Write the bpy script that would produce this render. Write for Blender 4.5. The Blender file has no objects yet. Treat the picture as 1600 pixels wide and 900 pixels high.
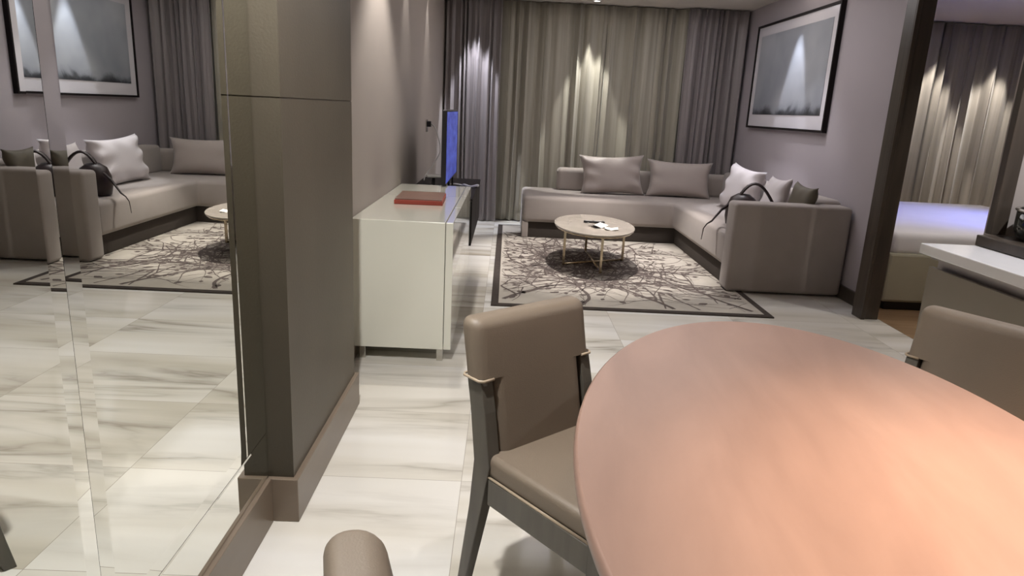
import bpy, bmesh, math, random
from mathutils import Vector, Matrix
C = bpy.context.scene.collection
PI = math.pi
random.seed(7)

# ------------------------------------------------------------------ camera
H = 1.4
FPX, PITCH, YAW, ROLL = 1072.4, .25465, .01637, .04919
fw = Vector((math.sin(YAW)*math.cos(PITCH), math.cos(YAW)*math.cos(PITCH), -math.sin(PITCH)))
rt = Vector((math.cos(YAW), -math.sin(YAW), 0)); up = rt.cross(fw)
c_, s_ = math.cos(ROLL), math.sin(ROLL)
RT = c_*rt + s_*up; UP = -s_*rt + c_*up
cam_data = bpy.data.cameras.new('camera'); cam = bpy.data.objects.new('camera', cam_data); C.objects.link(cam)
cam_data.sensor_width = 36; cam_data.lens = FPX/1600*36; cam_data.clip_start = .02
m = Matrix.Identity(4)
for i in range(3):
    m[i][0] = RT[i]; m[i][1] = UP[i]; m[i][2] = -fw[i]
m[0][3], m[1][3], m[2][3] = 0, 0, H
cam.matrix_world = m
bpy.context.scene.camera = cam

# ------------------------------------------------------------------ world, exposure, lights
w = bpy.data.worlds.new('world'); bpy.context.scene.world = w; w.use_nodes = True
w.node_tree.nodes['Background'].inputs[0].default_value = (.8, .8, .9, 1)
w.node_tree.nodes['Background'].inputs[1].default_value = .02
vs = bpy.context.scene.view_settings
bpy.context.scene.display_settings.display_device = 'sRGB'
vs.view_transform = 'Standard'; vs.look = 'None'; vs.exposure = 0.0; vs.gamma = 1; vs.use_curve_mapping = False
CEIL = 2.67
NEUTRAL = (1, .94, .87); COOL = (.88, .9, 1); WARM = (1, .71, .49)
def spot(x, y, power, col, size=60, blend=.5, tx=None, ty=None, tz=0, radius=.03, z=CEIL-.03):
    l = bpy.data.lights.new('spot_lamp', 'SPOT'); l.energy = power; l.color = col
    l.spot_size = math.radians(size); l.spot_blend = blend; l.shadow_soft_size = radius
    o = bpy.data.objects.new('spot_lamp', l); C.objects.link(o); o.location = (x, y, z)
    d = Vector((x if tx is None else tx, y if ty is None else ty, tz)) - Vector((x, y, z))
    o.rotation_euler = d.to_track_quat('-Z', 'Y').to_euler(); return o
def area(loc, sx, sy, power, col, rot=(0, 0, 0)):
    l = bpy.data.lights.new('fill_lamp', 'AREA'); l.shape = 'RECTANGLE'; l.size = sx; l.size_y = sy; l.energy = power; l.color = col
    o = bpy.data.objects.new('fill_lamp', l); C.objects.link(o); o.location = loc; o.rotation_euler = rot; return o
LAMPS = [  # x, y of the recessed downlights; the kitchen and bedroom ones are added
    (-.42, 8.49), (.97, 8.60), (2.64, 7.1), (.86, 6.55), (-.50, 4.45), (-.70, 5.6), (-.70, 7.0), (2.3, 6.5), (-.42, 1.45), (2.35, 2.3), (3.5, 4.1),
    (1.2, .85), (.75, 2.0)]
spot(-.42, 8.49, 210, COOL, 40, .25, ty=8.60)
spot(.97, 8.60, 150, (1, .98, .92), 44, .3, ty=8.74)
spot(2.64, 7.1, 105, COOL, 40, .3, tx=2.76)
spot(.86, 6.55, 330, (1, .93, .88), 62, .45, radius=.02)
spot(-.46, 4.45, 95, NEUTRAL, 92, .6)
spot(-.70, 5.6, 22, NEUTRAL, 40, .3, tx=-.76)
spot(-.70, 7.0, 22, NEUTRAL, 40, .3, tx=-.76)
spot(2.3, 6.5, 45, (.95, .93, 1), 70, .6)
spot(-.42, 1.45, 215, (1, .965, .93), 108, .6, tx=-.60, ty=1.95)
spot(2.35, 2.3, 150, (.98, .97, 1), 115, .8)  # added kitchen spot, brightens the worktop and the end wall
spot(5.15, 8.50, 190, NEUTRAL, 50, .4, ty=8.68)
spot(5.9, 8.50, 190, NEUTRAL, 50, .4, ty=8.68)
spot(1.2, .85, 540, WARM, 62, 1, radius=.06)
spot(.75, 2.0, 20, WARM, 62, 1, radius=.06)
area((1.3, 6.8, CEIL-.02), 2.0, 2.6, 26, (.95, .93, 1))          # soft fill added over the living area, no real fitting
area((1.2, 6.8, 2.5), 2.8, .2, 18, NEUTRAL, (PI, 0, 0))  # unseen uplight added to brighten the living room ceiling
area((4.9, 6.2, 2.53), 3.0, .2, 42, (1, .95, .88), (PI, 0, 0))  # another added uplight, out of view, for the bedroom ceiling
area((4.6, 5.2, CEIL-.02), 1.6, 2.6, 7, (1, .96, .9))  # weak soft fill added above the bed
spot(3.5, 4.1, 60, NEUTRAL, 105, .7)  # added spot that brightens the near side of the bed
spot(6.0, 5.4, 420, (.12, .2, 1), 60, .8, tx=4.6, ty=6.2, tz=.6, z=1.7, radius=.3)      # blue glow on the bed from an unseen source

# ------------------------------------------------------------------ material helpers
def mat(name, col, rough=.6, metal=0, spec=.5, coat=0, coat_r=.05, emis=None, es=0, trans=0, sheen=0, ior=None):
    m = bpy.data.materials.new(name); m.use_nodes = True; b = m.node_tree.nodes['Principled BSDF']
    b.inputs['Base Color'].default_value = (*col, 1); b.inputs['Roughness'].default_value = rough
    b.inputs['Metallic'].default_value = metal; b.inputs['Specular IOR Level'].default_value = spec
    b.inputs['Coat Weight'].default_value = coat; b.inputs['Coat Roughness'].default_value = coat_r
    b.inputs['Transmission Weight'].default_value = trans; b.inputs['Sheen Weight'].default_value = sheen
    if ior: b.inputs['IOR'].default_value = ior
    if emis: b.inputs['Emission Color'].default_value = (*emis, 1); b.inputs['Emission Strength'].default_value = es
    return m
def N(m, t, **k):
    n = m.node_tree.nodes.new(t)
    for a, v in k.items(): setattr(n, a, v)
    return n
def L(m, a, b): m.node_tree.links.new(a, b)
def mapped(m, scale=(1, 1, 1)):
    tc = N(m, 'ShaderNodeTexCoord'); mp = N(m, 'ShaderNodeMapping'); mp.inputs['Scale'].default_value = scale
    L(m, tc.outputs['Object'], mp.inputs['Vector']); return mp.outputs['Vector']
def noise(m, vec, scale, detail=4, rough=.5, dist=0):
    n = N(m, 'ShaderNodeTexNoise'); n.inputs['Scale'].default_value = scale; n.inputs['Detail'].default_value = detail
    n.inputs['Roughness'].default_value = rough; n.inputs['Distortion'].default_value = dist; L(m, vec, n.inputs['Vector']); return n.outputs['Fac']
def ramp(m, fac, stops):
    r = N(m, 'ShaderNodeValToRGB'); e = r.color_ramp.elements
    while len(e) > 1: e.remove(e[-1])
    e[0].position = stops[0][0]; e[0].color = (*stops[0][1], 1)
    for p, c in stops[1:]:
        x = e.new(p); x.color = (*c, 1)
    L(m, fac, r.inputs['Fac']); return r.outputs['Color']
def bump(m, fac, strength=.2, dist=.002):
    b = m.node_tree.nodes['Principled BSDF']; n = N(m, 'ShaderNodeBump'); n.inputs['Strength'].default_value = strength
    n.inputs['Distance'].default_value = dist; L(m, fac, n.inputs['Height']); L(m, n.outputs['Normal'], b.inputs['Normal'])
def base(m, col): L(m, col, m.node_tree.nodes['Principled BSDF'].inputs['Base Color'])
def vary(name, col, amt=.12, scale=(6, 6, 6), rough=.6, bscale=None, bstr=.2, **k):
    m = mat(name, col, rough, **k)
    f = noise(m, mapped(m, scale), 1, 5)
    lo = tuple(c*(1-amt) for c in col); hi = tuple(min(1, c*(1+amt)) for c in col)
    base(m, ramp(m, f, [(.3, lo), (.7, hi)]))
    if bscale: bump(m, noise(m, mapped(m), bscale, 2), bstr)
    return m

M = {}
M['wall'] = vary('wall paint', (.35, .31, .285), .04, (1, 1, 1), .75, 60, .1)
M['wallpaper'] = vary('mauve grey wall covering', (.40, .365, .39), .05, (1, 1, 1), .7, 90, .15)
M['ceiling'] = vary('ceiling paint', (.62, .58, .53), .03, (1, 1, 1), .85)
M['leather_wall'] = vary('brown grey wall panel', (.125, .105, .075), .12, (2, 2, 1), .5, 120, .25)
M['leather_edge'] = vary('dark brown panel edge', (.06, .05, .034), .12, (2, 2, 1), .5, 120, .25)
M['skirting'] = vary('taupe lacquered skirting', (.20, .155, .115), .1, (2, 2, 8), .35)
M['dark_wood'] = vary('dark walnut veneer', (.055, .043, .033), .3, (20, 20, 1.5), .35)
M['chair_wood'] = vary('grey brown stained wood', (.10, .092, .077), .18, (30, 30, 4), .4)
M['mirror'] = mat('mirror silver', (.80, .81, .76), .0, 1)
M['mirror_groove'] = mat('mirror groove', (.05, .05, .045), .4)
M['white_lacquer'] = mat('white lacquer', (.76, .76, .665), .25, coat=1, coat_r=.04, spec=.6)
M['chrome'] = mat('brushed steel', (.65, .64, .60), .22, 1)
M['brass'] = mat('champagne brass', (.62, .53, .38), .18, 1)
M['black_gloss'] = mat('black lacquer', (.014, .011, .011), .5, spec=.12)
M['black_plastic'] = mat('black plastic', (.015, .015, .017), .35)
M['white_plastic'] = mat('white plastic', (.85, .85, .86), .25)
M['grey_plastic'] = mat('grey plastic', (.35, .34, .33), .35)
M['sofa'] = vary('taupe woven upholstery', (.35, .31, .285), .06, (3, 3, 3), .9, 400, .35, sheen=.25)
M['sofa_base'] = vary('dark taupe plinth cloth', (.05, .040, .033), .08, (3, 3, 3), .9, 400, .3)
M['cushion'] = vary('satin mauve cushion cloth', (.38, .33, .305), .06, (3, 3, 3), .5, 350, .2, sheen=.3)
M['cushion_pale'] = vary('pale satin cushion cloth', (.60, .555, .56), .04, (3, 3, 3), .5, 350, .2, sheen=.3)
M['cushion_dark'] = vary('dark olive cushion cloth', (.10, .085, .06), .1, (3, 3, 3), .6, 350, .2)
M['bag'] = mat('dark brown leather', (.030, .018, .018), .4)
M['chair_fabric'] = vary('taupe faux leather', (.19, .152, .115), .06, (4, 4, 4), .5, 300, .2)
M['piping'] = mat('pale bronze piping', (.42, .34, .25), .35)
M['rug_border'] = vary('dark brown rug border', (.045, .034, .028), .15, (20, 20, 20), .95, 400, .5)
M['rug_line'] = vary('grey brown rug tufting', (.12, .095, .085), .15, (20, 20, 20), .95, 400, .5)
M['rug'] = vary('cream rug pile', (.46, .425, .37), .07, (6, 6, 6), .95, 400, .6)
M['counter'] = vary('white quartz', (.80, .79, .80), .03, (8, 8, 8), .15)
M['cabinet'] = vary('taupe laminate', (.21, .18, .14), .06, (2, 2, 2), .4)
M['aluminium'] = mat('aluminium strip', (.45, .42, .40), .35, 1)
M['sheet'] = vary('white cotton sheet', (.72, .70, .70), .03, (3, 3, 3), .9, 30, .2)
M['bed_base'] = vary('olive taupe bed upholstery', (.36, .33, .24), .06, (3, 3, 3), .8)
M['red'] = mat('red card', (.36, .055, .035), .45)
M['red_cover'] = vary('brown red book cover', (.22, .13, .10), .1, (9, 9, 9), .3)
M['paper'] = mat('white paper', (.85, .83, .78), .7)
M['picture_mat'] = mat('picture mount board', (.68, .66, .70), .25, coat=.5, coat_r=.1)
M['dark_glass'] = mat('smoked glass', (.03, .035, .03), .05, spec=.7)
M['stone_top'] = vary('cream stone table top', (.52, .47, .40), .1, (5, 5, 5), .1, coat=.6)
M['lamp_on'] = mat('lamp diffuser', (1, 1, 1), .5, emis=(1, .95, .88), es=6)

# floor: polished marble tiles, each with its own run of veins
def marble():
    m = mat('polished veined marble', (.7, .7, .7), .09, spec=.5)
    tc = N(m, 'ShaderNodeTexCoord'); sep = N(m, 'ShaderNodeSeparateXYZ'); L(m, tc.outputs['Object'], sep.inputs[0])
    def mth(op, a, b=None):
        n = N(m, 'ShaderNodeMath', operation=op)
        for i, v in enumerate((a, b)):
            if v is None: continue
            if isinstance(v, (int, float)): n.inputs[i].default_value = v
            else: L(m, v, n.inputs[i])
        return n.outputs[0]
    TX, TY = .90, .60
    X = mth('DIVIDE', mth('ADD', sep.outputs[0], .12+9), TX); Y = mth('DIVIDE', mth('ADD', sep.outputs[1], .02+9), TY)
    fx, fy = mth('FLOOR', X), mth('FLOOR', Y)
    cmb = N(m, 'ShaderNodeCombineXYZ'); L(m, fx, cmb.inputs[0]); L(m, fy, cmb.inputs[1])
    wn = N(m, 'ShaderNodeTexWhiteNoise', noise_dimensions='3D'); L(m, cmb.outputs[0], wn.inputs['Vector'])
    sc = N(m, 'ShaderNodeVectorMath', operation='SCALE'); L(m, wn.outputs['Color'], sc.inputs[0]); sc.inputs['Scale'].default_value = 20
    mp = N(m, 'ShaderNodeMapping'); mp.inputs['Scale'].default_value = (.45, 2.6, 1); mp.inputs['Rotation'].default_value = (0, 0, .08)
    L(m, tc.outputs['Object'], mp.inputs['Vector'])
    ad = N(m, 'ShaderNodeVectorMath', operation='ADD'); L(m, mp.outputs[0], ad.inputs[0]); L(m, sc.outputs[0], ad.inputs[1])
    v = ad.outputs[0]
    veins = noise(m, v, 1.2, 5, .5, .5)
    broad = noise(m, v, .7, 3, .5, .3)
    c1 = ramp(m, broad, [(.30, (.50, .46, .38)), (.45, (.70, .67, .60)), (.66, (.84, .83, .80))])
    a = mth('ABSOLUTE', mth('SUBTRACT', veins, .5))
    line = ramp(m, a, [(0, (.62,)*3), (.010, (.42,)*3), (.035, (.2,)*3), (.09, (0, 0, 0))])
    mask = ramp(m, noise(m, v, 1.1, 2), [(.40, (0, 0, 0)), (.62, (1, 1, 1))])
    k = mth('MULTIPLY', line, mask)
    mx = N(m, 'ShaderNodeMix', data_type='RGBA'); L(m, k, mx.inputs['Factor']); L(m, c1, mx.inputs['A']); mx.inputs['B'].default_value = (.20, .17, .12, 1)
    # joints
    def edge(q, s):
        f = mth('FRACT', q); return mth('LESS_THAN', mth('MINIMUM', f, mth('SUBTRACT', 1, f)), .0012/s)
    j = mth('MAXIMUM', edge(X, TX), edge(Y, TY))
    m2 = N(m, 'ShaderNodeMix', data_type='RGBA'); L(m, j, m2.inputs['Factor']); L(m, mx.outputs['Result'], m2.inputs['A']); m2.inputs['B'].default_value = (.42, .39, .34, 1)
    base(m, m2.outputs['Result'])
    return m
M['marble'] = marble()
def wood(name, a, b, sc, rough=.3, **k):
    m = mat(name, a, rough, **k); v = mapped(m, sc)
    base(m, ramp(m, noise(m, v, 1.2, 6, .55, .4), [(.3, a), (.52, tuple((x+y)/2 for x, y in zip(a, b))), (.72, b)])); return m
M['wood_floor'] = wood('oak floor boards', (.20, .12, .06), (.30, .19, .10), (2, 20, 2), .35)
M['table_wood'] = wood('reddish dining table veneer', (.225, .142, .112), (.31, .20, .158), (5, 1.2, 3), .42, coat=.12, coat_r=.25)
def cloth(name, dark, light, trans=.0, rough=.6):
    m = mat(name, light, rough, sheen=.2); v = mapped(m, (9, 9, .25))
    base(m, ramp(m, noise(m, v, 2, 4), [(.3, dark), (.7, light)])); bump(m, noise(m, mapped(m, (1, 1, .6)), 250, 2), .2); return m
M['sheer'] = cloth('greenish grey curtain cloth', (.26, .24, .19), (.40, .375, .315))
M['drape'] = cloth('mauve grey satin drape', (.17, .15, .15), (.28, .25, .255), rough=.42)
M['bed_curtain'] = cloth('bedroom curtain cloth', (.20, .18, .15), (.30, .27, .23))
def artwork():
    m = mat('misty grey print', (.3, .3, .3), .3, coat=.6, coat_r=.08)
    tc = N(m, 'ShaderNodeTexCoord'); sep = N(m, 'ShaderNodeSeparateXYZ'); L(m, tc.outputs['Object'], sep.inputs[0])
    n1 = noise(m, tc.outputs['Object'], 3.2, 8, .62, .6); n2 = noise(m, tc.outputs['Object'], 1.1, 3)
    z = N(m, 'ShaderNodeMapRange'); L(m, sep.outputs[2], z.inputs['Value']); z.inputs['From Min'].default_value = -.42; z.inputs['From Max'].default_value = -.1
    ad = N(m, 'ShaderNodeMath', operation='MULTIPLY_ADD'); L(m, n1, ad.inputs[0]); ad.inputs[1].default_value = .9; L(m, z.outputs[0], ad.inputs[2])
    ground = ramp(m, ad.outputs[0], [(.38, (.008, .009, .012)), (.55, (.05, .055, .065)), (.78, (.28, .30, .34))])
    mist = ramp(m, n2, [(.35, (.24, .26, .30)), (.65, (.42, .44, .48))])
    mx = N(m, 'ShaderNodeMix', data_type='RGBA'); zz = N(m, 'ShaderNodeMapRange'); L(m, ad.outputs[0], zz.inputs['Value']); zz.inputs['From Min'].default_value = .6; zz.inputs['From Max'].default_value = .95
    L(m, zz.outputs[0], mx.inputs['Factor']); L(m, ground, mx.inputs['A']); L(m, mist, mx.inputs['B']); base(m, mx.outputs['Result']); return m
M['art'] = artwork()
def screen():
    m = mat('blue television picture', (.01, .01, .03), .25)
    f = noise(m, mapped(m, (1, 1.5, 6)), 2, 3); col = ramp(m, f, [(.35, (.035, .06, .42)), (.65, (.10, .15, .72))])
    b = m.node_tree.nodes['Principled BSDF']; L(m, col, b.inputs['Emission Color']); b.inputs['Emission Strength'].default_value = .6; return m
M['screen'] = screen()

# ------------------------------------------------------------------ mesh helpers
def add_box(bm, a, b, bev=0, seg=2, mi=0):
    x0, y0, z0 = (min(p, q) for p, q in zip(a, b)); x1, y1, z1 = (max(p, q) for p, q in zip(a, b))
    r = bmesh.ops.create_cube(bm, size=1)['verts']
    for v in r: v.co = Vector((x0+(v.co.x+.5)*(x1-x0), y0+(v.co.y+.5)*(y1-y0), z0+(v.co.z+.5)*(z1-z0)))
    fs = set(f for v in r for f in v.link_faces)
    if bev:
        es = list(set(e for v in r for e in v.link_edges))
        o = bmesh.ops.bevel(bm, geom=es, offset=bev, segments=seg, profile=.5, affect='EDGES', clamp_overlap=True)
        fs = set(f for f in o['faces']) | set(f for v in o['verts'] for f in v.link_faces)
    for f in fs: f.material_index = mi
    return r
def add_tube(bm, pts, r, n=10, cap=True, mi=0, flat=None):
    """swept round bar; r a number or a list; flat=(a,b) scales the section"""
    pts = [Vector(p) for p in pts]; rs = r if isinstance(r, (list, tuple)) else [r]*len(pts); rings = []; prev = None
    for i, p in enumerate(pts):
        t = (pts[min(i+1, len(pts)-1)]-pts[max(i-1, 0)]).normalized()
        ref = prev if prev is not None else (Vector((1, 0, 0)) if abs(t.x) < .9 else Vector((0, 1, 0)))
        a = (ref - t*ref.dot(t)).normalized(); b = t.cross(a); prev = a
        fa, fb = flat or (1, 1)
        rings.append([bm.verts.new(p+rs[i]*(a*fa*math.cos(2*PI*k/n)+b*fb*math.sin(2*PI*k/n))) for k in range(n)])
    for A, B in zip(rings, rings[1:]):
        for k in range(n):
            f = bm.faces.new((A[k], A[(k+1) % n], B[(k+1) % n], B[k])); f.smooth = True; f.material_index = mi
    if cap:
        bm.faces.new(rings[0][::-1]).material_index = mi; bm.faces.new(rings[-1]).material_index = mi
def add_prism_bar(bm, pts, half):
    """square-section bar; half = list of (hx,hy) per point, section stays horizontal"""
    rings = []
    for p, (hx, hy) in zip(pts, half):
        rings.append([bm.verts.new(Vector(p)+Vector((sx*hx, sy*hy, 0))) for sx, sy in ((-1, -1), (1, -1), (1, 1), (-1, 1))])
    for A, B in zip(rings, rings[1:]):
        for k in range(4): bm.faces.new((A[k], A[(k+1) % 4], B[(k+1) % 4], B[k]))
    bm.faces.new(rings[0][::-1]); bm.faces.new(rings[-1])
def add_lathe(bm, prof, n=32, ctr=(0, 0, 0), sx=1, sy=1, mi=0):
    rings = []
    for r, z in prof:
        rings.append([bm.verts.new((ctr[0]+sx*r*math.cos(2*PI*k/n), ctr[1]+sy*r*math.sin(2*PI*k/n), ctr[2]+z)) for k in range(n)])
    for A, B in zip(rings, rings[1:]):
        for k in range(n):
            f = bm.faces.new((A[k], A[(k+1) % n], B[(k+1) % n], B[k])); f.smooth = True; f.material_index = mi
    bm.faces.new(rings[0][::-1]).material_index = mi; bm.faces.new(rings[-1]).material_index = mi
def obj(name, bm, mats, parent=None, loc=None, smooth=False, bevel=0, solid=0, subsurf=0):
    bmesh.ops.recalc_face_normals(bm, faces=bm.faces) if not solid else None
    me = bpy.data.meshes.new(name); bm.to_mesh(me); bm.free()
    for k in (mats if isinstance(mats, (list, tuple)) else [mats]): me.materials.append(M[k])
    o = bpy.data.objects.new(name, me); C.objects.link(o)
    if parent: o.parent = parent
    if loc: o.location = loc
    if smooth:
        for p in me.polygons: p.use_smooth = True
    if bevel:
        b = o.modifiers.new('bevel', 'BEVEL'); b.width = bevel; b.segments = 3; b.limit_method = 'ANGLE'
    if solid:
        b = o.modifiers.new('solid', 'SOLIDIFY'); b.thickness = solid
    if subsurf:
        b = o.modifiers.new('sub', 'SUBSURF'); b.levels = b.render_levels = subsurf
    return o
def tag(o, label, cat, group=None):
    o['label'] = label; o['category'] = cat
    if group: o['group'] = group
    return o
def thing(name, label, cat, loc=(0, 0, 0), rz=0, group=None):
    o = bpy.data.objects.new(name, None); C.objects.link(o); o.location = loc; o.rotation_euler = (0, 0, rz); o.empty_display_size = .1
    return tag(o, label, cat, group)
def struct(name, bm, mats, parent=None, **k):
    o = obj(name, bm, mats, parent, **k)
    if not parent: o['kind'] = 'structure'
    return o
def B(*boxes, bev=0, seg=2):
    bm = bmesh.new()
    for a, b in boxes: add_box(bm, a, b, bev, seg)
    return bm
def dup(root, loc, rz, label):
    r = root.copy(); C.objects.link(r); r.location = loc; r.rotation_euler = (0, 0, rz); r['label'] = label
    for ch in list(root.children):
        c = ch.copy(); C.objects.link(c); c.parent = r
        for g in list(ch.children):
            d = g.copy(); C.objects.link(d); d.parent = c
    return r

# ------------------------------------------------------------------ the room
YF = 8.98; YB = -1.6; XL = -.82; XR = 2.85; XE = 6.6
struct('floor', B(((-1.4, YB-.1, -.1), (XR, YF+.1, 0)), ((XR, YB-.1, -.1), (XR+.001, 3.2, 0))), 'marble')
struct('floor_bedroom', B(((XR+.002, YB-.1, -.1), (XE+.1, YF+.1, 0))), 'wood_floor')
ceil = struct('ceiling', B(((-1.4, YB-.1, CEIL), (XE+.1, YF+.1, CEIL+.1))), 'ceiling')
for x, y in LAMPS:
    bm = bmesh.new(); add_lathe(bm, [(.036, 0), (.036, -.004), (.05, -.006), (.052, 0)], 24); d = obj('downlight', bm, 'white_plastic', ceil, (x, y, CEIL))
    bm = bmesh.new(); add_lathe(bm, [(.001, -.002), (.034, -.002), (.034, 0), (.001, 0)], 24); obj('diffuser', bm, 'lamp_on', d)
struct('wall_far', B(((-1.4, YF, 0), (XE+.1, YF+.1, CEIL))), 'wall')
struct('wall_back', B(((-1.4, YB-.1, 0), (XE+.1, YB, CEIL))), 'wall')
struct('wall_left', B(((-1.4, 3.03, 0), (XL, YF, CEIL))), 'wall')
struct('wall_left_mirror', B(((-1.4, YB, 0), (-.775, 2.09, CEIL))), 'leather_edge')
struct('wall_right', B(((XR, 5.05, 0), (XR+.05, YF, CEIL))), 'wallpaper')
struct('wall_bedroom_right', B(((XE, YB, 0), (XE+.1, YF, CEIL))), 'wall')
struct('wall_kitchen_end', B(((2.27, 3.118, 0), (3.4, 3.2, CEIL))), 'wall')
struct('wall_kitchen', B(((3.0, YB, 0), (3.08, 3.12, CEIL))), 'wall')
struct('baseboard_right', B(((XR-.02, 5.03, 0), (XR, YF, .11))), 'dark_wood')
struct('baseboard_left', B(((XL, 3.04, 0), (XL+.015, YF, .11))), 'skirting')
# panelled column between mirror and living room
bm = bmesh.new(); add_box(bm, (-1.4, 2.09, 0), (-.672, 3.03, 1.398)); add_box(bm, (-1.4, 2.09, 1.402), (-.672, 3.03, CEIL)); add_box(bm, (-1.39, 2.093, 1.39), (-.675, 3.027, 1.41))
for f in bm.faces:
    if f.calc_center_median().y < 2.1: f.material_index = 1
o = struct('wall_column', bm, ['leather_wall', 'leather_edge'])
bm = bmesh.new()
add_box(bm, (-.775, 2.072, 0), (-.654, 3.05, .16)); struct('baseboard_column', bm, 'skirting', bevel=.003)
struct('baseboard_mirror', B(((-.775, YB, 0), (-.74, 2.07, .165))), 'skirting', bevel=.002)
# door post
post = struct('door_frame', B(((2.70, 4.92, 0), (2.835, 5.05, CEIL)), ((2.70, 4.905, 0), (2.73, 4.92, CEIL))), 'dark_wood', bevel=.004)
struct('trim_kitchen_post', B(((2.214, 3.075, .951), (2.283, 3.115, CEIL))), 'dark_wood', bevel=.003)

# ------------------------------------------------------------------ mirror
def bevel_pane(y0, y1, z0, z1, bw, x=-.755, d=.0012):
    bm = bmesh.new()
    o_ = [(x-d, y0, z0), (x-d, y1, z0), (x-d, y1, z1), (x-d, y0, z1)]; i_ = [(x, y0+bw, z0+bw), (x, y1-bw, z0+bw), (x, y1-bw, z1-bw), (x, y0+bw, z1-bw)]
    b_ = [(x-.012, y0, z0), (x-.012, y1, z0), (x-.012, y1, z1), (x-.012, y0, z1)]
    O, I, Bk = ([bm.verts.new(v) for v in q] for q in (o_, i_, b_))
    bm.faces.new(I); bm.faces.new(Bk[::-1])
    for k in range(4):
        n = (k+1) % 4; bm.faces.new((O[k], O[n], I[n], I[k])); bm.faces.new((Bk[k], Bk[n], O[n], O[k]))
    return bm
mir = thing('wall_mirror', 'tall mirror on the left wall above brown skirting, reflecting the sofa', 'mirror', (0, 0, 0))
obj('backing_board', B(((-.775, -.4, .165), (-.768, 2.088, CEIL-.01))), 'mirror_groove', mir)
obj('mirror_pane', bevel_pane(1.1605, 1.9095, .325, CEIL-.02, .042), 'mirror', mir)
obj('mirror_pane', bevel_pane(.40, 1.1595, .325, CEIL-.02, .042), 'mirror', mir)
obj('mirror_pane', bevel_pane(-.4, .396, .325, CEIL-.02, .042), 'mirror', mir)
obj('border_strip', bevel_pane(1.9105, 2.088, .325, CEIL-.02, .006), 'mirror', mir)
obj('border_strip', bevel_pane(-.4, 2.088, .166, .3235, .006), 'mirror', mir)

# ------------------------------------------------------------------ curtains
def curtain(x0, x1, y, z0, z1, folds, amp, seed, n=None, gather=.0):
    rnd = random.Random(seed); n = n or int(folds*14); bm = bmesh.new()
    # irregular fold positions
    ph = [0]
    for i in range(n):
        ph.append(ph[-1] + 2*PI*folds/n*(1+.55*math.sin(i*.21+seed)+.35*math.sin(i*.083+seed*2)))
    k = 2*PI*folds/ph[-1]; ph = [p*k for p in ph]
    am = [.75+.35*math.sin(i*.13+seed*3) for i in range(n+1)]
    rows = []; NZ = 14
    for j in range(NZ+1):
        t = j/NZ; z = z0+(z1-z0)*t; row = []
        for i in range(n+1):
            s = ph[i]+.12*math.sin(3*t+i*.05+seed)
            x = x0+(x1-x0)*i/n + .35*amp*math.sin(2*s)*(.6+.4*(1-t))
            x += (1-t)**2*.02*math.sin(i*.07+seed)
            yy = y + amp*am[i]*(math.sin(s)+.18*math.sin(3*s+.5))*(.75+.35*(1-t))
            row.append(bm.verts.new((min(max(x, x0-.02), x1+.02), yy, z)))
        rows.append(row)
    for A, Bq in zip(rows, rows[1:]):
        for i in range(n):
            f = bm.faces.new((A[i], A[i+1], Bq[i+1], Bq[i])); f.smooth = True
    return bm
tag(obj('sheer_curtain', curtain(-.20, 2.30, 8.85, .012, CEIL-.01, 15, .062, 3), 'sheer', solid=.003, smooth=True), 'wide greenish grey curtain hanging in folds behind the sofa', 'curtain')
tag(obj('drape', curtain(-.79, -.13, 8.70, .012, CEIL-.01, 9, .045, 5), 'drape', solid=.003, smooth=True), 'mauve grey satin drape bunched beside the television', 'curtain')
tag(obj('drape', curtain(2.10, 2.82, 8.73, .012, CEIL-.01, 8, .045, 8), 'drape', solid=.003, smooth=True), 'darker drape gathered in the corner beside the framed picture', 'curtain')
tag(obj('bedroom_curtain', curtain(3.02, XE-.05, 8.80, .012, CEIL-.01, 22, .07, 11), 'bed_curtain', solid=.003, smooth=True), 'brown grey curtain with bright folds behind the bed in the next room', 'curtain')

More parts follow.
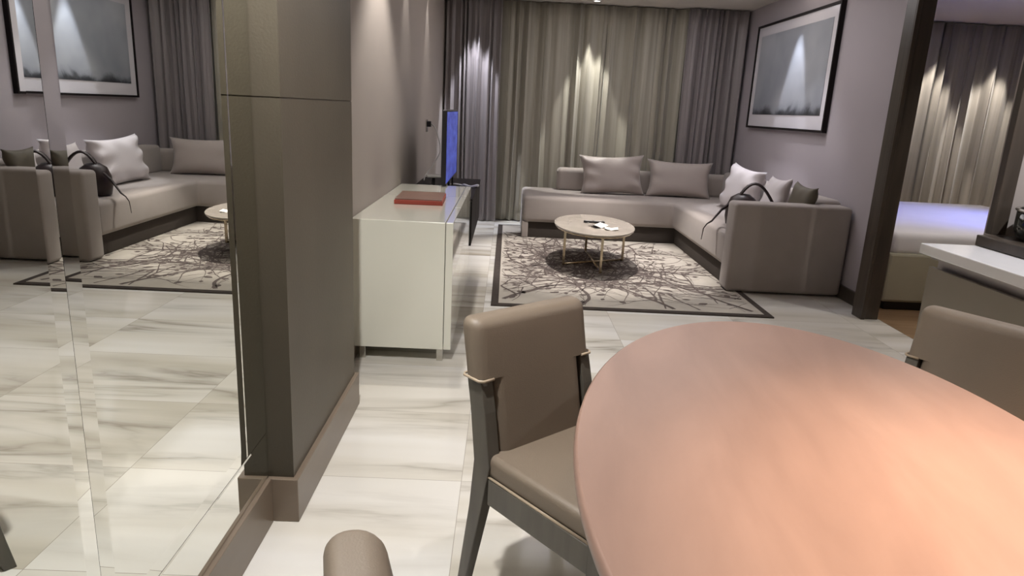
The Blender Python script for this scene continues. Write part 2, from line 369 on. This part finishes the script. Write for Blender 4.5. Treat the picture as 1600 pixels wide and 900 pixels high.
# ------------------------------------------------------------------ rug with branch pattern
def rug():
    x0, x1, y0, y1 = -.07, 2.02, 4.83, 8.45; t = .012; bw = .055
    bm = bmesh.new(); add_box(bm, (x0, y0, 0), (x1, y1, t-.002), 0, mi=1); add_box(bm, (x0+bw, y0+bw, .001), (x1-bw, y1-bw, t), 0, mi=0)
    rnd = random.Random(21); z = t+.0006
    def inside(p): return x0+bw+.01 < p[0] < x1-bw-.01 and y0+bw+.01 < p[1] < y1-bw-.01
    cnt = [0]
    def ribbon(pts, ws):
        L_, R_ = [], []; cnt[0] += 1; zz = z+(cnt[0] % 7)*.00012
        for i, p in enumerate(pts):
            a = pts[max(i-1, 0)]; b = pts[min(i+1, len(pts)-1)]; d = Vector((b[0]-a[0], b[1]-a[1], 0)).normalized(); nrm = Vector((-d.y, d.x, 0))
            L_.append(bm.verts.new((p[0]+nrm.x*ws[i], p[1]+nrm.y*ws[i], zz))); R_.append(bm.verts.new((p[0]-nrm.x*ws[i], p[1]-nrm.y*ws[i], zz)))
        for i in range(len(pts)-1):
            f = bm.faces.new((R_[i], R_[i+1], L_[i+1], L_[i])); f.material_index = 2
    def leaf(p, a, l):
        pts = [(p[0]+math.cos(a)*l*s, p[1]+math.sin(a)*l*s) for s in (0, .2, .45, .7, .88, 1)]
        if all(inside(q) for q in pts): ribbon(pts, [.002, .2*l, .3*l, .24*l, .1*l, .001])
    def branch(p, a, wd, length, depth):
        n = int(length/.045)+2; pts = [p]; ws = [wd]; k = rnd.uniform(-.06, .06)
        for i in range(n):
            a += k+rnd.uniform(-.16, .16)
            q = (pts[-1][0]+.045*math.cos(a), pts[-1][1]+.045*math.sin(a))
            if not inside(q): break
            pts.append(q); ws.append(wd*(1-.75*(i+1)/n)*rnd.uniform(.85, 1.2))
            if depth > 0 and i > 1 and rnd.random() < (.22 if depth > 1 else .13):
                branch(q, a+rnd.choice((-1, 1))*rnd.uniform(.45, 1.0), wd*.62, length*rnd.uniform(.4, .7), depth-1)
            elif depth <= 1 and rnd.random() < .05: leaf(q, a+rnd.choice((-1, 1))*rnd.uniform(.4, .9), rnd.uniform(.05, .10))
        if len(pts) > 1: ribbon(pts, ws)
        if rnd.random() < .3: leaf(pts[-1], a, rnd.uniform(.05, .09))
    for p, a, L_ in (((.02, 5.0), 1.0, 1.7), ((.02, 5.75), .25, 1.5), ((1.3, 4.92), 1.9, 1.8), ((1.93, 5.3), 2.7, 1.6), ((.02, 6.5), .0, 1.4), ((1.93, 6.1), 3.3, 1.6),
                     ((.02, 7.3), -.5, 1.6), ((.6, 4.92), .9, 1.3), ((1.93, 6.9), 2.9, 1.5), ((.02, 7.9), -.2, 1.3), ((1.9, 7.7), 3.6, 1.6), ((.9, 7.4), -1.9, 1.3), ((1.0, 5.6), .5, 1.0), ((1.9, 4.95), 2.3, 1.2)):
        branch(p, a, .017, L_, 3)
    return bm
tag(obj('rug', rug(), ['rug', 'rug_border', 'rug_line']), 'cream rug with dark branch pattern and dark border under the coffee table', 'rug')

# ------------------------------------------------------------------ sofa
sofa = thing('corner_sofa', 'large taupe corner sofa with chaise, along curtains and right wall', 'sofa', (1.9, 7.2, 0))
def S(name, boxes, m_='sofa', bev=.03, seg=4):
    bm = bmesh.new()
    for a, b in boxes: add_box(bm, [a[i]-(1.9, 7.2, 0)[i] for i in range(3)], [b[i]-(1.9, 7.2, 0)[i] for i in range(3)], bev, seg)
    return obj(name, bm, m_, sofa, smooth=True)
def lshape(name, z0, z1, inset, m_, bev):
    bm = bmesh.new(); P = [(.20+inset, 7.60+inset), (1.88+inset, 7.60+inset), (1.88+inset, 5.72), (2.82, 5.72), (2.82, 8.58), (.20+inset, 8.58)]
    P = [(x-1.9, y-7.2) for x, y in P]
    b0 = [bm.verts.new((x, y, z0)) for x, y in P]; b1 = [bm.verts.new((x, y, z1)) for x, y in P]
    bm.faces.new(b0[::-1]); bm.faces.new(b1)
    for i in range(6): bm.faces.new((b0[i], b0[(i+1) % 6], b1[(i+1) % 6], b1[i]))
    return obj(name, bm, m_, sofa, bevel=bev, smooth=True)
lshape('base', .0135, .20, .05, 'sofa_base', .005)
lshape('seat', .19, .48, 0, 'sofa', .045)
S('end_panel', [((.20, 7.62, .0135), (.27, 8.55, .2))], bev=.01)
S('backrest', [((.62, 8.36, .46), (2.82, 8.60, .74))], bev=.05)
S('backrest', [((2.62, 5.75, .46), (2.84, 8.38, .79))], bev=.05)
S('armrest', [((1.87, 5.53, .0135), (2.83, 5.75, .755))], bev=.035)

# ------------------------------------------------------------------ cushions
def pillow(name, w_, h_, t_, mt, label, loc, rot, seed, wr=.012, group=None, pinch=.13):
    bm = bmesh.new(); n = 30; rnd = random.Random(seed); V = {}
    for side in (1, -1):
        for i in range(n+1):
            for j in range(n+1):
                if side < 0 and (i in (0, n) or j in (0, n)): V[(side, i, j)] = V[(1, i, j)]; continue
                u, v = -1+2*i/n, -1+2*j/n
                e = max(0, (1-u**4)*(1-v**4))**.5
                pu = u*(1-pinch*(1-abs(v)**2.2)); pv = v*(1-pinch*(1-abs(u)**2.2))
                ed = max(abs(u), abs(v)); wrk = wr*math.sin(9*v+3*u+seed)*ed*abs(u)**3 + wr*.7*math.sin(8*u-2*v+seed*2)*abs(v)**4
                V[(side, i, j)] = bm.verts.new((pu*w_/2, side*t_/2*e + wrk*e**.5, pv*h_/2))
        for i in range(n):
            for j in range(n):
                q = [V[(side, i, j)], V[(side, i+1, j)], V[(side, i+1, j+1)], V[(side, i, j+1)]]
                f = bm.faces.new(q if side < 0 else q[::-1]); f.smooth = True
    o = obj(name, bm, mt); o.location = loc; o.rotation_euler = rot; o.name = name
    return tag(o, label, 'cushion', group)
r_ = math.radians
G = 'scatter cushions on the sofa'
pillow('cushion', .78, .48, .19, 'cushion', 'taupe satin cushion on chaise, left of the two before curtains', (1.25, 8.20, .70), (r_(-14), r_(-2), r_(4)), 1, .034, group=G)
pillow('cushion', .78, .45, .19, 'cushion', 'smooth taupe cushion in the sofa corner, right of the two before curtains', (2.05, 8.20, .685), (r_(-14), r_(1), r_(-3)), 4, .008, group=G)
pillow('cushion', .88, .50, .18, 'cushion_pale', 'pale crumpled satin cushion leaning highest on the right backrest', (2.44, 7.12, .70), (r_(-14), r_(2), r_(-88)), 6, .030, group=G)
pillow('cushion', .50, .47, .13, 'cushion_pale', 'pale cushion half hidden between crumpled cushion and dark bag', (2.47, 6.32, .69), (r_(-14), r_(-2), r_(-91)), 9, group=G)
pillow('cushion', .44, .43, .12, 'cushion_dark', 'dark olive cushion tucked behind the sofa arm', (2.53, 5.87, .69), (r_(-10), r_(2), r_(-90)), 12, group=G)

# bag
bag = thing('handbag', 'dark brown leather bag lying behind the sofa arm with raised handle', 'bag', (2.13, 6.14, .482))
bm = bmesh.new(); add_lathe(bm, [(.05, 0), (.13, .01), (.145, .08), (.14, .17), (.11, .25), (.05, .29)], 28, sx=1, sy=.85)
for v in bm.verts: v.co.z -= .05*(v.co.x+.1); v.co.z = max(v.co.z, 0)
obj('bag_body', bm, 'bag', bag, smooth=True)
pts = [(-.12+.46*(k/16), -.02, .08+.30*math.sin(PI*(k/16)**.85)) for k in range(17)]
bm = bmesh.new(); add_tube(bm, pts, .021, 8, flat=(.6, 1.2)); obj('handle', bm, 'bag', bag)
bm = bmesh.new(); add_tube(bm, [(-.14, -.08, .2), (-.22, -.12, .15), (-.30, -.14, .05), (-.345, -.15, .022), (-.37, -.15, -.02), (-.375, -.14, -.12)], [.03, .028, .02, .014, .01, .006], 8, flat=(.4, 1)); obj('strap', bm, 'bag', bag)

# ------------------------------------------------------------------ coffee table
ct = thing('coffee_table', 'oval stone topped coffee table on slim brass legs', 'table', (.85, 6.43, .0148))
bm = bmesh.new(); add_lathe(bm, [(.985, .352), (1, .357), (1, .368), (.99, .372)], 64, sx=.375, sy=.60); t = obj('tabletop', bm, 'stone_top', ct)
bm = bmesh.new(); add_lathe(bm, [(.96, .335), (.97, .335), (.97, .352), (.96, .352)], 64, sx=.365, sy=.585)
obj('apron', bm, 'brass', ct)
LG = [(-.28, -.16), (0, .5), (.03, -.44), (.32, .14)]
for x, y in LG:
    obj('leg', B(((x-.011, y-.011, 0), (x+.011, y+.011, .345))), 'brass', ct)
for a, b in ((0, 3), (1, 2)):
    bm = bmesh.new(); add_tube(bm, [(*LG[a], .012+.004*a), (*LG[b], .012+.004*a)], .010, 8); obj('stretcher', bm, 'brass', ct)
rm = thing('remote_control', 'black remote control lying on the coffee table', 'remote', (.86, 6.50, .3876), r_(-4))
obj('remote_body', B(((-.10, -.022, 0), (.10, .022, .017)), bev=.005), 'black_plastic', rm)
obj('button_panel', B(((-.085, -.014, .0165), (-.02, .014, .0185)), ((0, -.014, .0165), (.07, .014, .0185))), 'grey_plastic', rm)
def leaflet(label, loc, rz, w_, d_, k):
    bm = bmesh.new(); n = 8; rows = [[bm.verts.new((-w_/2+w_*i/n, -d_/2+d_*j/2, k*abs(i/n-.5)*.06+.002)) for i in range(n+1)] for j in range(3)]
    for A, Bq in zip(rows, rows[1:]):
        for i in range(n): bm.faces.new((A[i], A[i+1], Bq[i+1], Bq[i]))
    o = obj('folded_leaflet', bm, 'paper', None, loc, solid=.003); o.rotation_euler = (0, 0, rz); return tag(o, label, 'leaflet', 'papers on the coffee table')
leaflet('white folded leaflet beside the remote on coffee table, left one', (.865, 6.27, .3876), r_(20), .13, .16, .9)
leaflet('white folded leaflet on coffee table, right one', (.975, 6.16, .3876), r_(-8), .12, .13, .4)

# ------------------------------------------------------------------ white sideboard
X0, X1, Y0, Y1 = XL+.003, -.312, 3.63, 5.40
sb = thing('sideboard', 'white glossy sideboard on short steel legs beside brown column', 'cabinet', ((X0+X1)/2, (Y0+Y1)/2, 0))
def SB(name, a, b, m_, par=sb, bev=.003):
    ox, oy = (X0+X1)/2, (Y0+Y1)/2; bm = bmesh.new(); add_box(bm, (a[0]-ox, a[1]-oy, a[2]), (b[0]-ox, b[1]-oy, b[2]), bev, 2); return obj(name, bm, m_, par)
SB('body', (X0, Y0, .08), (X1, Y1, .797), 'white_lacquer')
n = 3
for k in range(n):
    a, b = Y0+(Y1-Y0)*k/n+.001, Y0+(Y1-Y0)*(k+1)/n-.001
    SB('door', (X1+.003, a, .08), (X1+.043, b, .797), 'white_lacquer')
for x in (X0+.05, X1-.02):
    for y in (Y0+.05, Y1-.05): SB('leg', (x-.018, y-.018, 0), (x+.018, y+.018, .081), 'chrome')
bk = thing('red_box', 'flat red box with brownish lid lying on the white sideboard', 'box', (-.545, 4.47, .7975), r_(2))
obj('box_base', B(((-.15, -.21, 0), (.15, .21, .026)), bev=.002), 'red', bk); obj('lid', B(((-.145, -.20, .026), (.145, .20, .034)), bev=.002), 'red_cover', bk)

# ------------------------------------------------------------------ floating black console, television, small devices
con = thing('media_console', 'black wall hung console under the television', 'console', (-.54, 6.2, 0))
obj('console_body', B(((XL+.542, -.78, .31), (.262, .78, .68)), bev=.003), 'black_gloss', con)
obj('console_top', B(((XL+.542, -.785, .681), (.282, .785, .70)), bev=.003), 'black_gloss', con)
for k in range(2): obj('drawer', B(((.264, -.77+k*.78, .32), (.28, -.01+k*.775, .675)), bev=.002), 'black_gloss', con)
tv = thing('television', 'flat television with blue picture on the black console', 'television', (-.475, 5.86, .701))
obj('housing', B(((-.025, -.55, .105), (.012, .55, .67)), bev=.006), 'black_plastic', tv)
obj('screen', B(((.0125, -.535, .118), (.014, .535, .655))), 'screen', tv)
obj('neck', B(((-.015, -.05, .01), (.0, .05, .12))), 'black_plastic', tv)
for q in (-.36, .36):
    bm = bmesh.new(); add_tube(bm, [(-.07+.17*k/12, q, .009+.012*math.sin(k/12*PI)) for k in range(13)], .009, 8); obj('stand_foot', bm, 'white_plastic', tv)
    obj('foot_post', B(((-.014, q-.012, .015), (.001, q+.012, .11))), 'black_plastic', tv)
rc = thing('remote_control', 'white curved remote lying at front edge of the black console', 'remote', (-.315, 6.22, .701))
bm = bmesh.new(); add_tube(bm, [(-.075+.15*k/10, .0, .012+.008*math.cos(k/10*2*PI)) for k in range(11)], [.008]+[.013]*9+[.008], 10, flat=(1, 1)); obj('remote_body', bm, 'white_plastic', rc)
obj('underside', B(((-.06, -.01, 0), (.06, .012, .008))), 'black_plastic', rc)
bx = thing('set_top_box', 'small grey set top box standing behind the television', 'device', (-.61, 5.80, .701), r_(10))
obj('device_body', B(((-.05, -.09, 0), (.05, .09, .03)), ((-.012, -.06, .03), (.012, .07, .12)), bev=.003), 'black_plastic', bx)
obj('front_panel', B(((-.055, -.085, .12), (.06, .08, .135)), bev=.003), 'grey_plastic', bx)
sk = thing('wall_socket', 'wall socket with black plug on left wall beside television', 'socket', (XL, 7.05, 1.2))
obj('socket_plate', B(((0, -.06, -.06), (.010, .06, .06)), bev=.003), 'chrome', sk)
obj('plug', B(((.008, -.035, -.01), (.05, .035, .045)), bev=.004), 'black_plastic', sk)
def smooth_path(P, n=8):
    out = []
    for i in range(len(P)-1):
        p0 = Vector(P[max(i-1, 0)]); p1 = Vector(P[i]); p2 = Vector(P[i+1]); p3 = Vector(P[min(i+2, len(P)-1)])
        for k in range(n):
            t = k/n; out.append(.5*((2*p1)+(-p0+p2)*t+(2*p0-5*p1+4*p2-p3)*t*t+(-p0+3*p1-3*p2+p3)*t**3))
    out.append(Vector(P[-1])); return out
bm = bmesh.new(); add_tube(bm, smooth_path([(XL+.05, 7.04, 1.22), (XL+.10, 7.0, 1.17), (XL+.16, 6.9, .98), (XL+.10, 6.8, .84), (XL+.04, 6.7, .74), (XL+.05, 6.5, .712)]), .006, 8)
tag(obj('power_cable', bm, 'grey_plastic'), 'grey power cable looping from wall socket down to the console', 'cable')

# ------------------------------------------------------------------ picture
PY0, PY1, PZ0, PZ1 = 6.29, 8.33, 1.325, 2.44
pic = thing('framed_picture', 'large framed misty grey print with black frame on the right wall', 'picture', (XR, (PY0+PY1)/2, (PZ0+PZ1)/2))
hw, hh = (PY1-PY0)/2, (PZ1-PZ0)/2; fwid = .022
obj('frame', B(((-.045, -hw, -hh), (-.001, -hw+fwid, hh)), ((-.045, hw-fwid, -hh), (-.001, hw, hh)), ((-.045, -hw+fwid, -hh), (-.001, hw-fwid, -hh+fwid)), ((-.045, -hw+fwid, hh-fwid), (-.001, hw-fwid, hh))), 'black_gloss', pic)
obj('mount', B(((-.030, -hw+fwid, -hh+fwid), (-.004, hw-fwid, hh-fwid))), 'picture_mat', pic)
obj('print', B(((-.033, -hw+.13, -hh+.15), (-.0305, hw-.13, hh-.12))), 'art', pic)

# ------------------------------------------------------------------ bedroom
bed = thing('bed', 'low upholstered bed with white sheet seen through the open doorway', 'bed', (4.1, 6.4, 0))
obj('bed_base', B(((-1.10, -1.2, .07), (1.10, 1.2, .46)), bev=.02), 'bed_base', bed)
obj('plinth', B(((-1.05, -1.15, 0), (1.05, 1.15, .07))), 'black_plastic', bed)
bm = bmesh.new(); add_box(bm, (-1.08, -1.18, .44), (1.2, 1.2, .62), .05, 4); obj('mattress', bm, 'sheet', bed, smooth=True)

# ------------------------------------------------------------------ kitchen counter
kc = thing('kitchen_cabinet', 'taupe kitchen cabinet run under the white worktop', 'cabinet', (2.4, 2.0, 0))
obj('cabinet_body', B(((-.44, -1.4, .10), (.5, 1.04, .79)), bev=.002), 'cabinet', kc)
obj('plinth', B(((-.38, -1.38, 0), (.5, 1.0, .10))), 'dark_wood', kc)
obj('handle_strip', B(((-.455, -1.4, .835), (-.40, 1.045, .853)), ((-.42, -1.4, .79), (-.40, 1.04, .835))), 'aluminium', kc)
obj('top_rail', B(((-.40, -1.4, .79), (.5, 1.03, .853))), 'dark_wood', kc)
for k in range(3): obj('drawer_front', B(((-.46, -1.4+k*.815, .43), (-.441, -.59+k*.815, .80)), bev=.002), 'cabinet', kc)
for k in range(3): obj('drawer_front', B(((-.46, -1.4+k*.815, .11), (-.441, -.59+k*.815, .425)), bev=.002), 'cabinet', kc)
tag(obj('worktop', B(((1.90, .55, .854), (2.98, 3.07, .90)), bev=.004), 'counter'), 'white stone worktop on the taupe kitchen cabinet', 'worktop')
tag(obj('ledge', B(((2.15, .6, .9005), (2.6, 3.074, .95)), bev=.004), 'dark_wood'), 'dark raised ledge on the back of the white worktop', 'ledge')
bw = thing('glass_pot', 'dark smoked glass pot with shiny rim on the worktop ledge', 'pot', (2.385, 2.92, .951))
bm = bmesh.new(); add_lathe(bm, [(.10, 0), (.14, .01), (.155, .05), (.155, .125), (.148, .125), (.145, .05), (.11, .015), (.02, .012)], 40); obj('pot_body', bm, 'dark_glass', bw, smooth=True)
bm = bmesh.new(); add_lathe(bm, [(.146, .125), (.160, .125), (.163, .131), (.160, .136), (.146, .136)], 40); obj('rim', bm, 'chrome', bw)
bm = bmesh.new(); add_lathe(bm, [(.145, .1365), (.13, .146), (.08, .160), (.03, .166), (.005, .167)], 40); ld = obj('lid', bm, 'dark_glass', bw, smooth=True)
bm = bmesh.new(); add_lathe(bm, [(.015, .166), (.014, .182), (.030, .186), (.032, .198), (.02, .204), (.003, .205)], 24); obj('knob', bm, 'black_plastic', ld)

# ------------------------------------------------------------------ dining table
dt = thing('dining_table', 'oval reddish wood dining table in the foreground', 'table', (.70, 1.262, 0), math.atan2(-.147, .989))
bm = bmesh.new(); add_lathe(bm, [(.90, .700), (.975, .706), (.995, .718), (1.0, .733), (.995, .745), (.985, .75)], 96, sx=.535, sy=.945); obj('tabletop', bm, 'table_wood', dt)
bm = bmesh.new(); add_lathe(bm, [(.22, .03), (.16, .06), (.10, .14), (.09, .4), (.12, .62), (.25, .70)], 40, sx=1, sy=1.6); obj('pedestal', bm, 'chair_wood', dt, smooth=True)
bm = bmesh.new(); add_lathe(bm, [(.27, 0), (.28, .01), (.28, .025), (.26, .032)], 40, sx=1, sy=1.6); obj('base_plate', bm, 'chair_wood', dt)

# ------------------------------------------------------------------ dining chairs (local +y faces the table)
def make_chair(label):
    t = thing('dining_chair', label, 'chair', group='dining chairs around the oval table')
    W = .213
    # rear legs run up beside the back; the cloth sleeve covers their tops
    for s in (-1, 1):
        bm = bmesh.new(); add_prism_bar(bm, [(s*(W-.018), -.305, 0), (s*(W-.02), -.245, .30), (s*(W-.02), -.22, .45), (s*(W-.02), -.245, .60), (s*(W-.02), -.267, .690)], [(.014, .017), (.018, .026), (.020, .034), (.020, .032), (.020, .03)])
        obj('leg', bm, 'chair_wood', t, bevel=.003)
        bm = bmesh.new(); add_prism_bar(bm, [(s*(W-.02), .205, 0), (s*(W-.022), .20, .418)], [(.014, .014), (.020, .022)])
        obj('leg', bm, 'chair_wood', t, bevel=.003)
    obj('seat_frame', B(((-W+.002, -.19, .338), (-W+.036, .185, .415)), ((W-.036, -.19, .338), (W-.002, .185, .415)), ((-W+.04, .185, .338), (W-.04, .215, .415)), ((-W+.04, -.235, .338), (W-.04, -.2, .415)), bev=.002), 'chair_wood', t)
    # seat
    bm = bmesh.new(); add_box(bm, (-W+.006, -.215, .415), (W-.006, .225, .482), .02, 4); obj('seat', bm, 'chair_fabric', t, smooth=True)
    bm = bmesh.new(); q = [(-W+.006, -.2, .419), (-W+.006, .225, .419), (W-.006, .225, .419), (W-.006, -.2, .419)]; add_tube(bm, q, .004, 6); obj('seat_piping', bm, 'piping', t)
    # back: slab with gentle lean and rounded top, narrower slab below the sleeve
    def slab(wl, wu, z0, zs, z1, th, r=.028):
        bm = bmesh.new(); rings = []
        def yc(z): return -.222-(z-.45)*.205
        zz = [(z0, wl), (z0+.003, wl)]+[(z0+(zs-z0)*k/6, wl) for k in range(1, 6)]+[(zs-.003, wl), (zs, wl), (zs, wu), (zs+.003, wu)]
        zz += [(zs+(z1-r-zs)*k/5, wu) for k in range(1, 6)]+[(z1-r+r*math.sin(PI/2*k/7), wu) for k in range(1, 8)]
        for z, x in zz:
            h = th; xx = x; dz = z1-z
            if dz < r:
                q = math.sqrt(max(0, 1-((r-dz)/r)**2)); h = th*(.30+.70*q); xx = x-.022*(1-q)
            ring = []; rr = min(.036, h*.44); xi = wl-.038
            for cx, cy, a0 in ((xx-rr, h/2-rr, 0), (-xx+rr, h/2-rr, PI/2), (-xx+rr, -h/2+rr, PI), (xx-rr, -h/2+rr, 1.5*PI)):
                for k in range(6):
                    a = a0+PI/2*k/5; ring.append(bm.verts.new((cx+rr*math.cos(a), yc(z)+cy+rr*math.sin(a), z)))
                if a0 in (0, PI):
                    for q in ((1, -1) if a0 == 0 else (-1, 1)): ring.append(bm.verts.new((q*xi, yc(z)+(h/2 if a0 == 0 else -h/2), z)))
            rings.append(ring)
        m_ = len(rings[0])
        for (A, Bq), za, zb in zip(zip(rings, rings[1:]), zz, zz[1:]):
            for k in range(m_): f = bm.faces.new((A[k], A[(k+1) % m_], Bq[(k+1) % m_], Bq[k])); f.smooth = za[0] != zb[0]
        bm.faces.new(rings[0][::-1]); bm.faces.new(rings[-1]).smooth = True
        bmesh.ops.remove_doubles(bm, verts=bm.verts, dist=1e-5)
        bmesh.ops.dissolve_degenerate(bm, dist=1e-6, edges=bm.edges)
        return bm
    ZS = .688
    bk = obj('backrest', slab(W-.042, W+.004, .44, ZS, .85, .082), 'chair_fabric', t)
    y = -.222-(ZS-.45)*.205; w2 = W+.005; h2 = .042
    for q in (-1, 1):
        bm = bmesh.new(); add_tube(bm, [(q*(w2-.046), y+h2, ZS), (q*(w2-.01), y+h2, ZS), (q*w2, y+h2-.01, ZS), (q*w2, y-h2+.01, ZS), (q*(w2-.01), y-h2, ZS), (q*(w2-.046), y-h2, ZS)], .004, 6)
        obj('back_piping', bm, 'piping', bk)
    return t
ch = make_chair('taupe dining chair turned at the left front of the oval table, seat visible')
def place(o, x, y, deg):
    o.location = (x, y, 0); o.rotation_euler = (0, 0, math.radians(deg-90))
place(ch, .272, 1.682, -49.3)
c2 = dup(ch, (0, 0, 0), 0, 'taupe dining chair at the right end of table before the white worktop')
place(c2, 1.25, 1.80, -147)
c3 = dup(ch, (0, 0, 0), 0, 'dining chair of which only the rounded back top shows at bottom edge')
place(c3, .161, .688, 15.3)
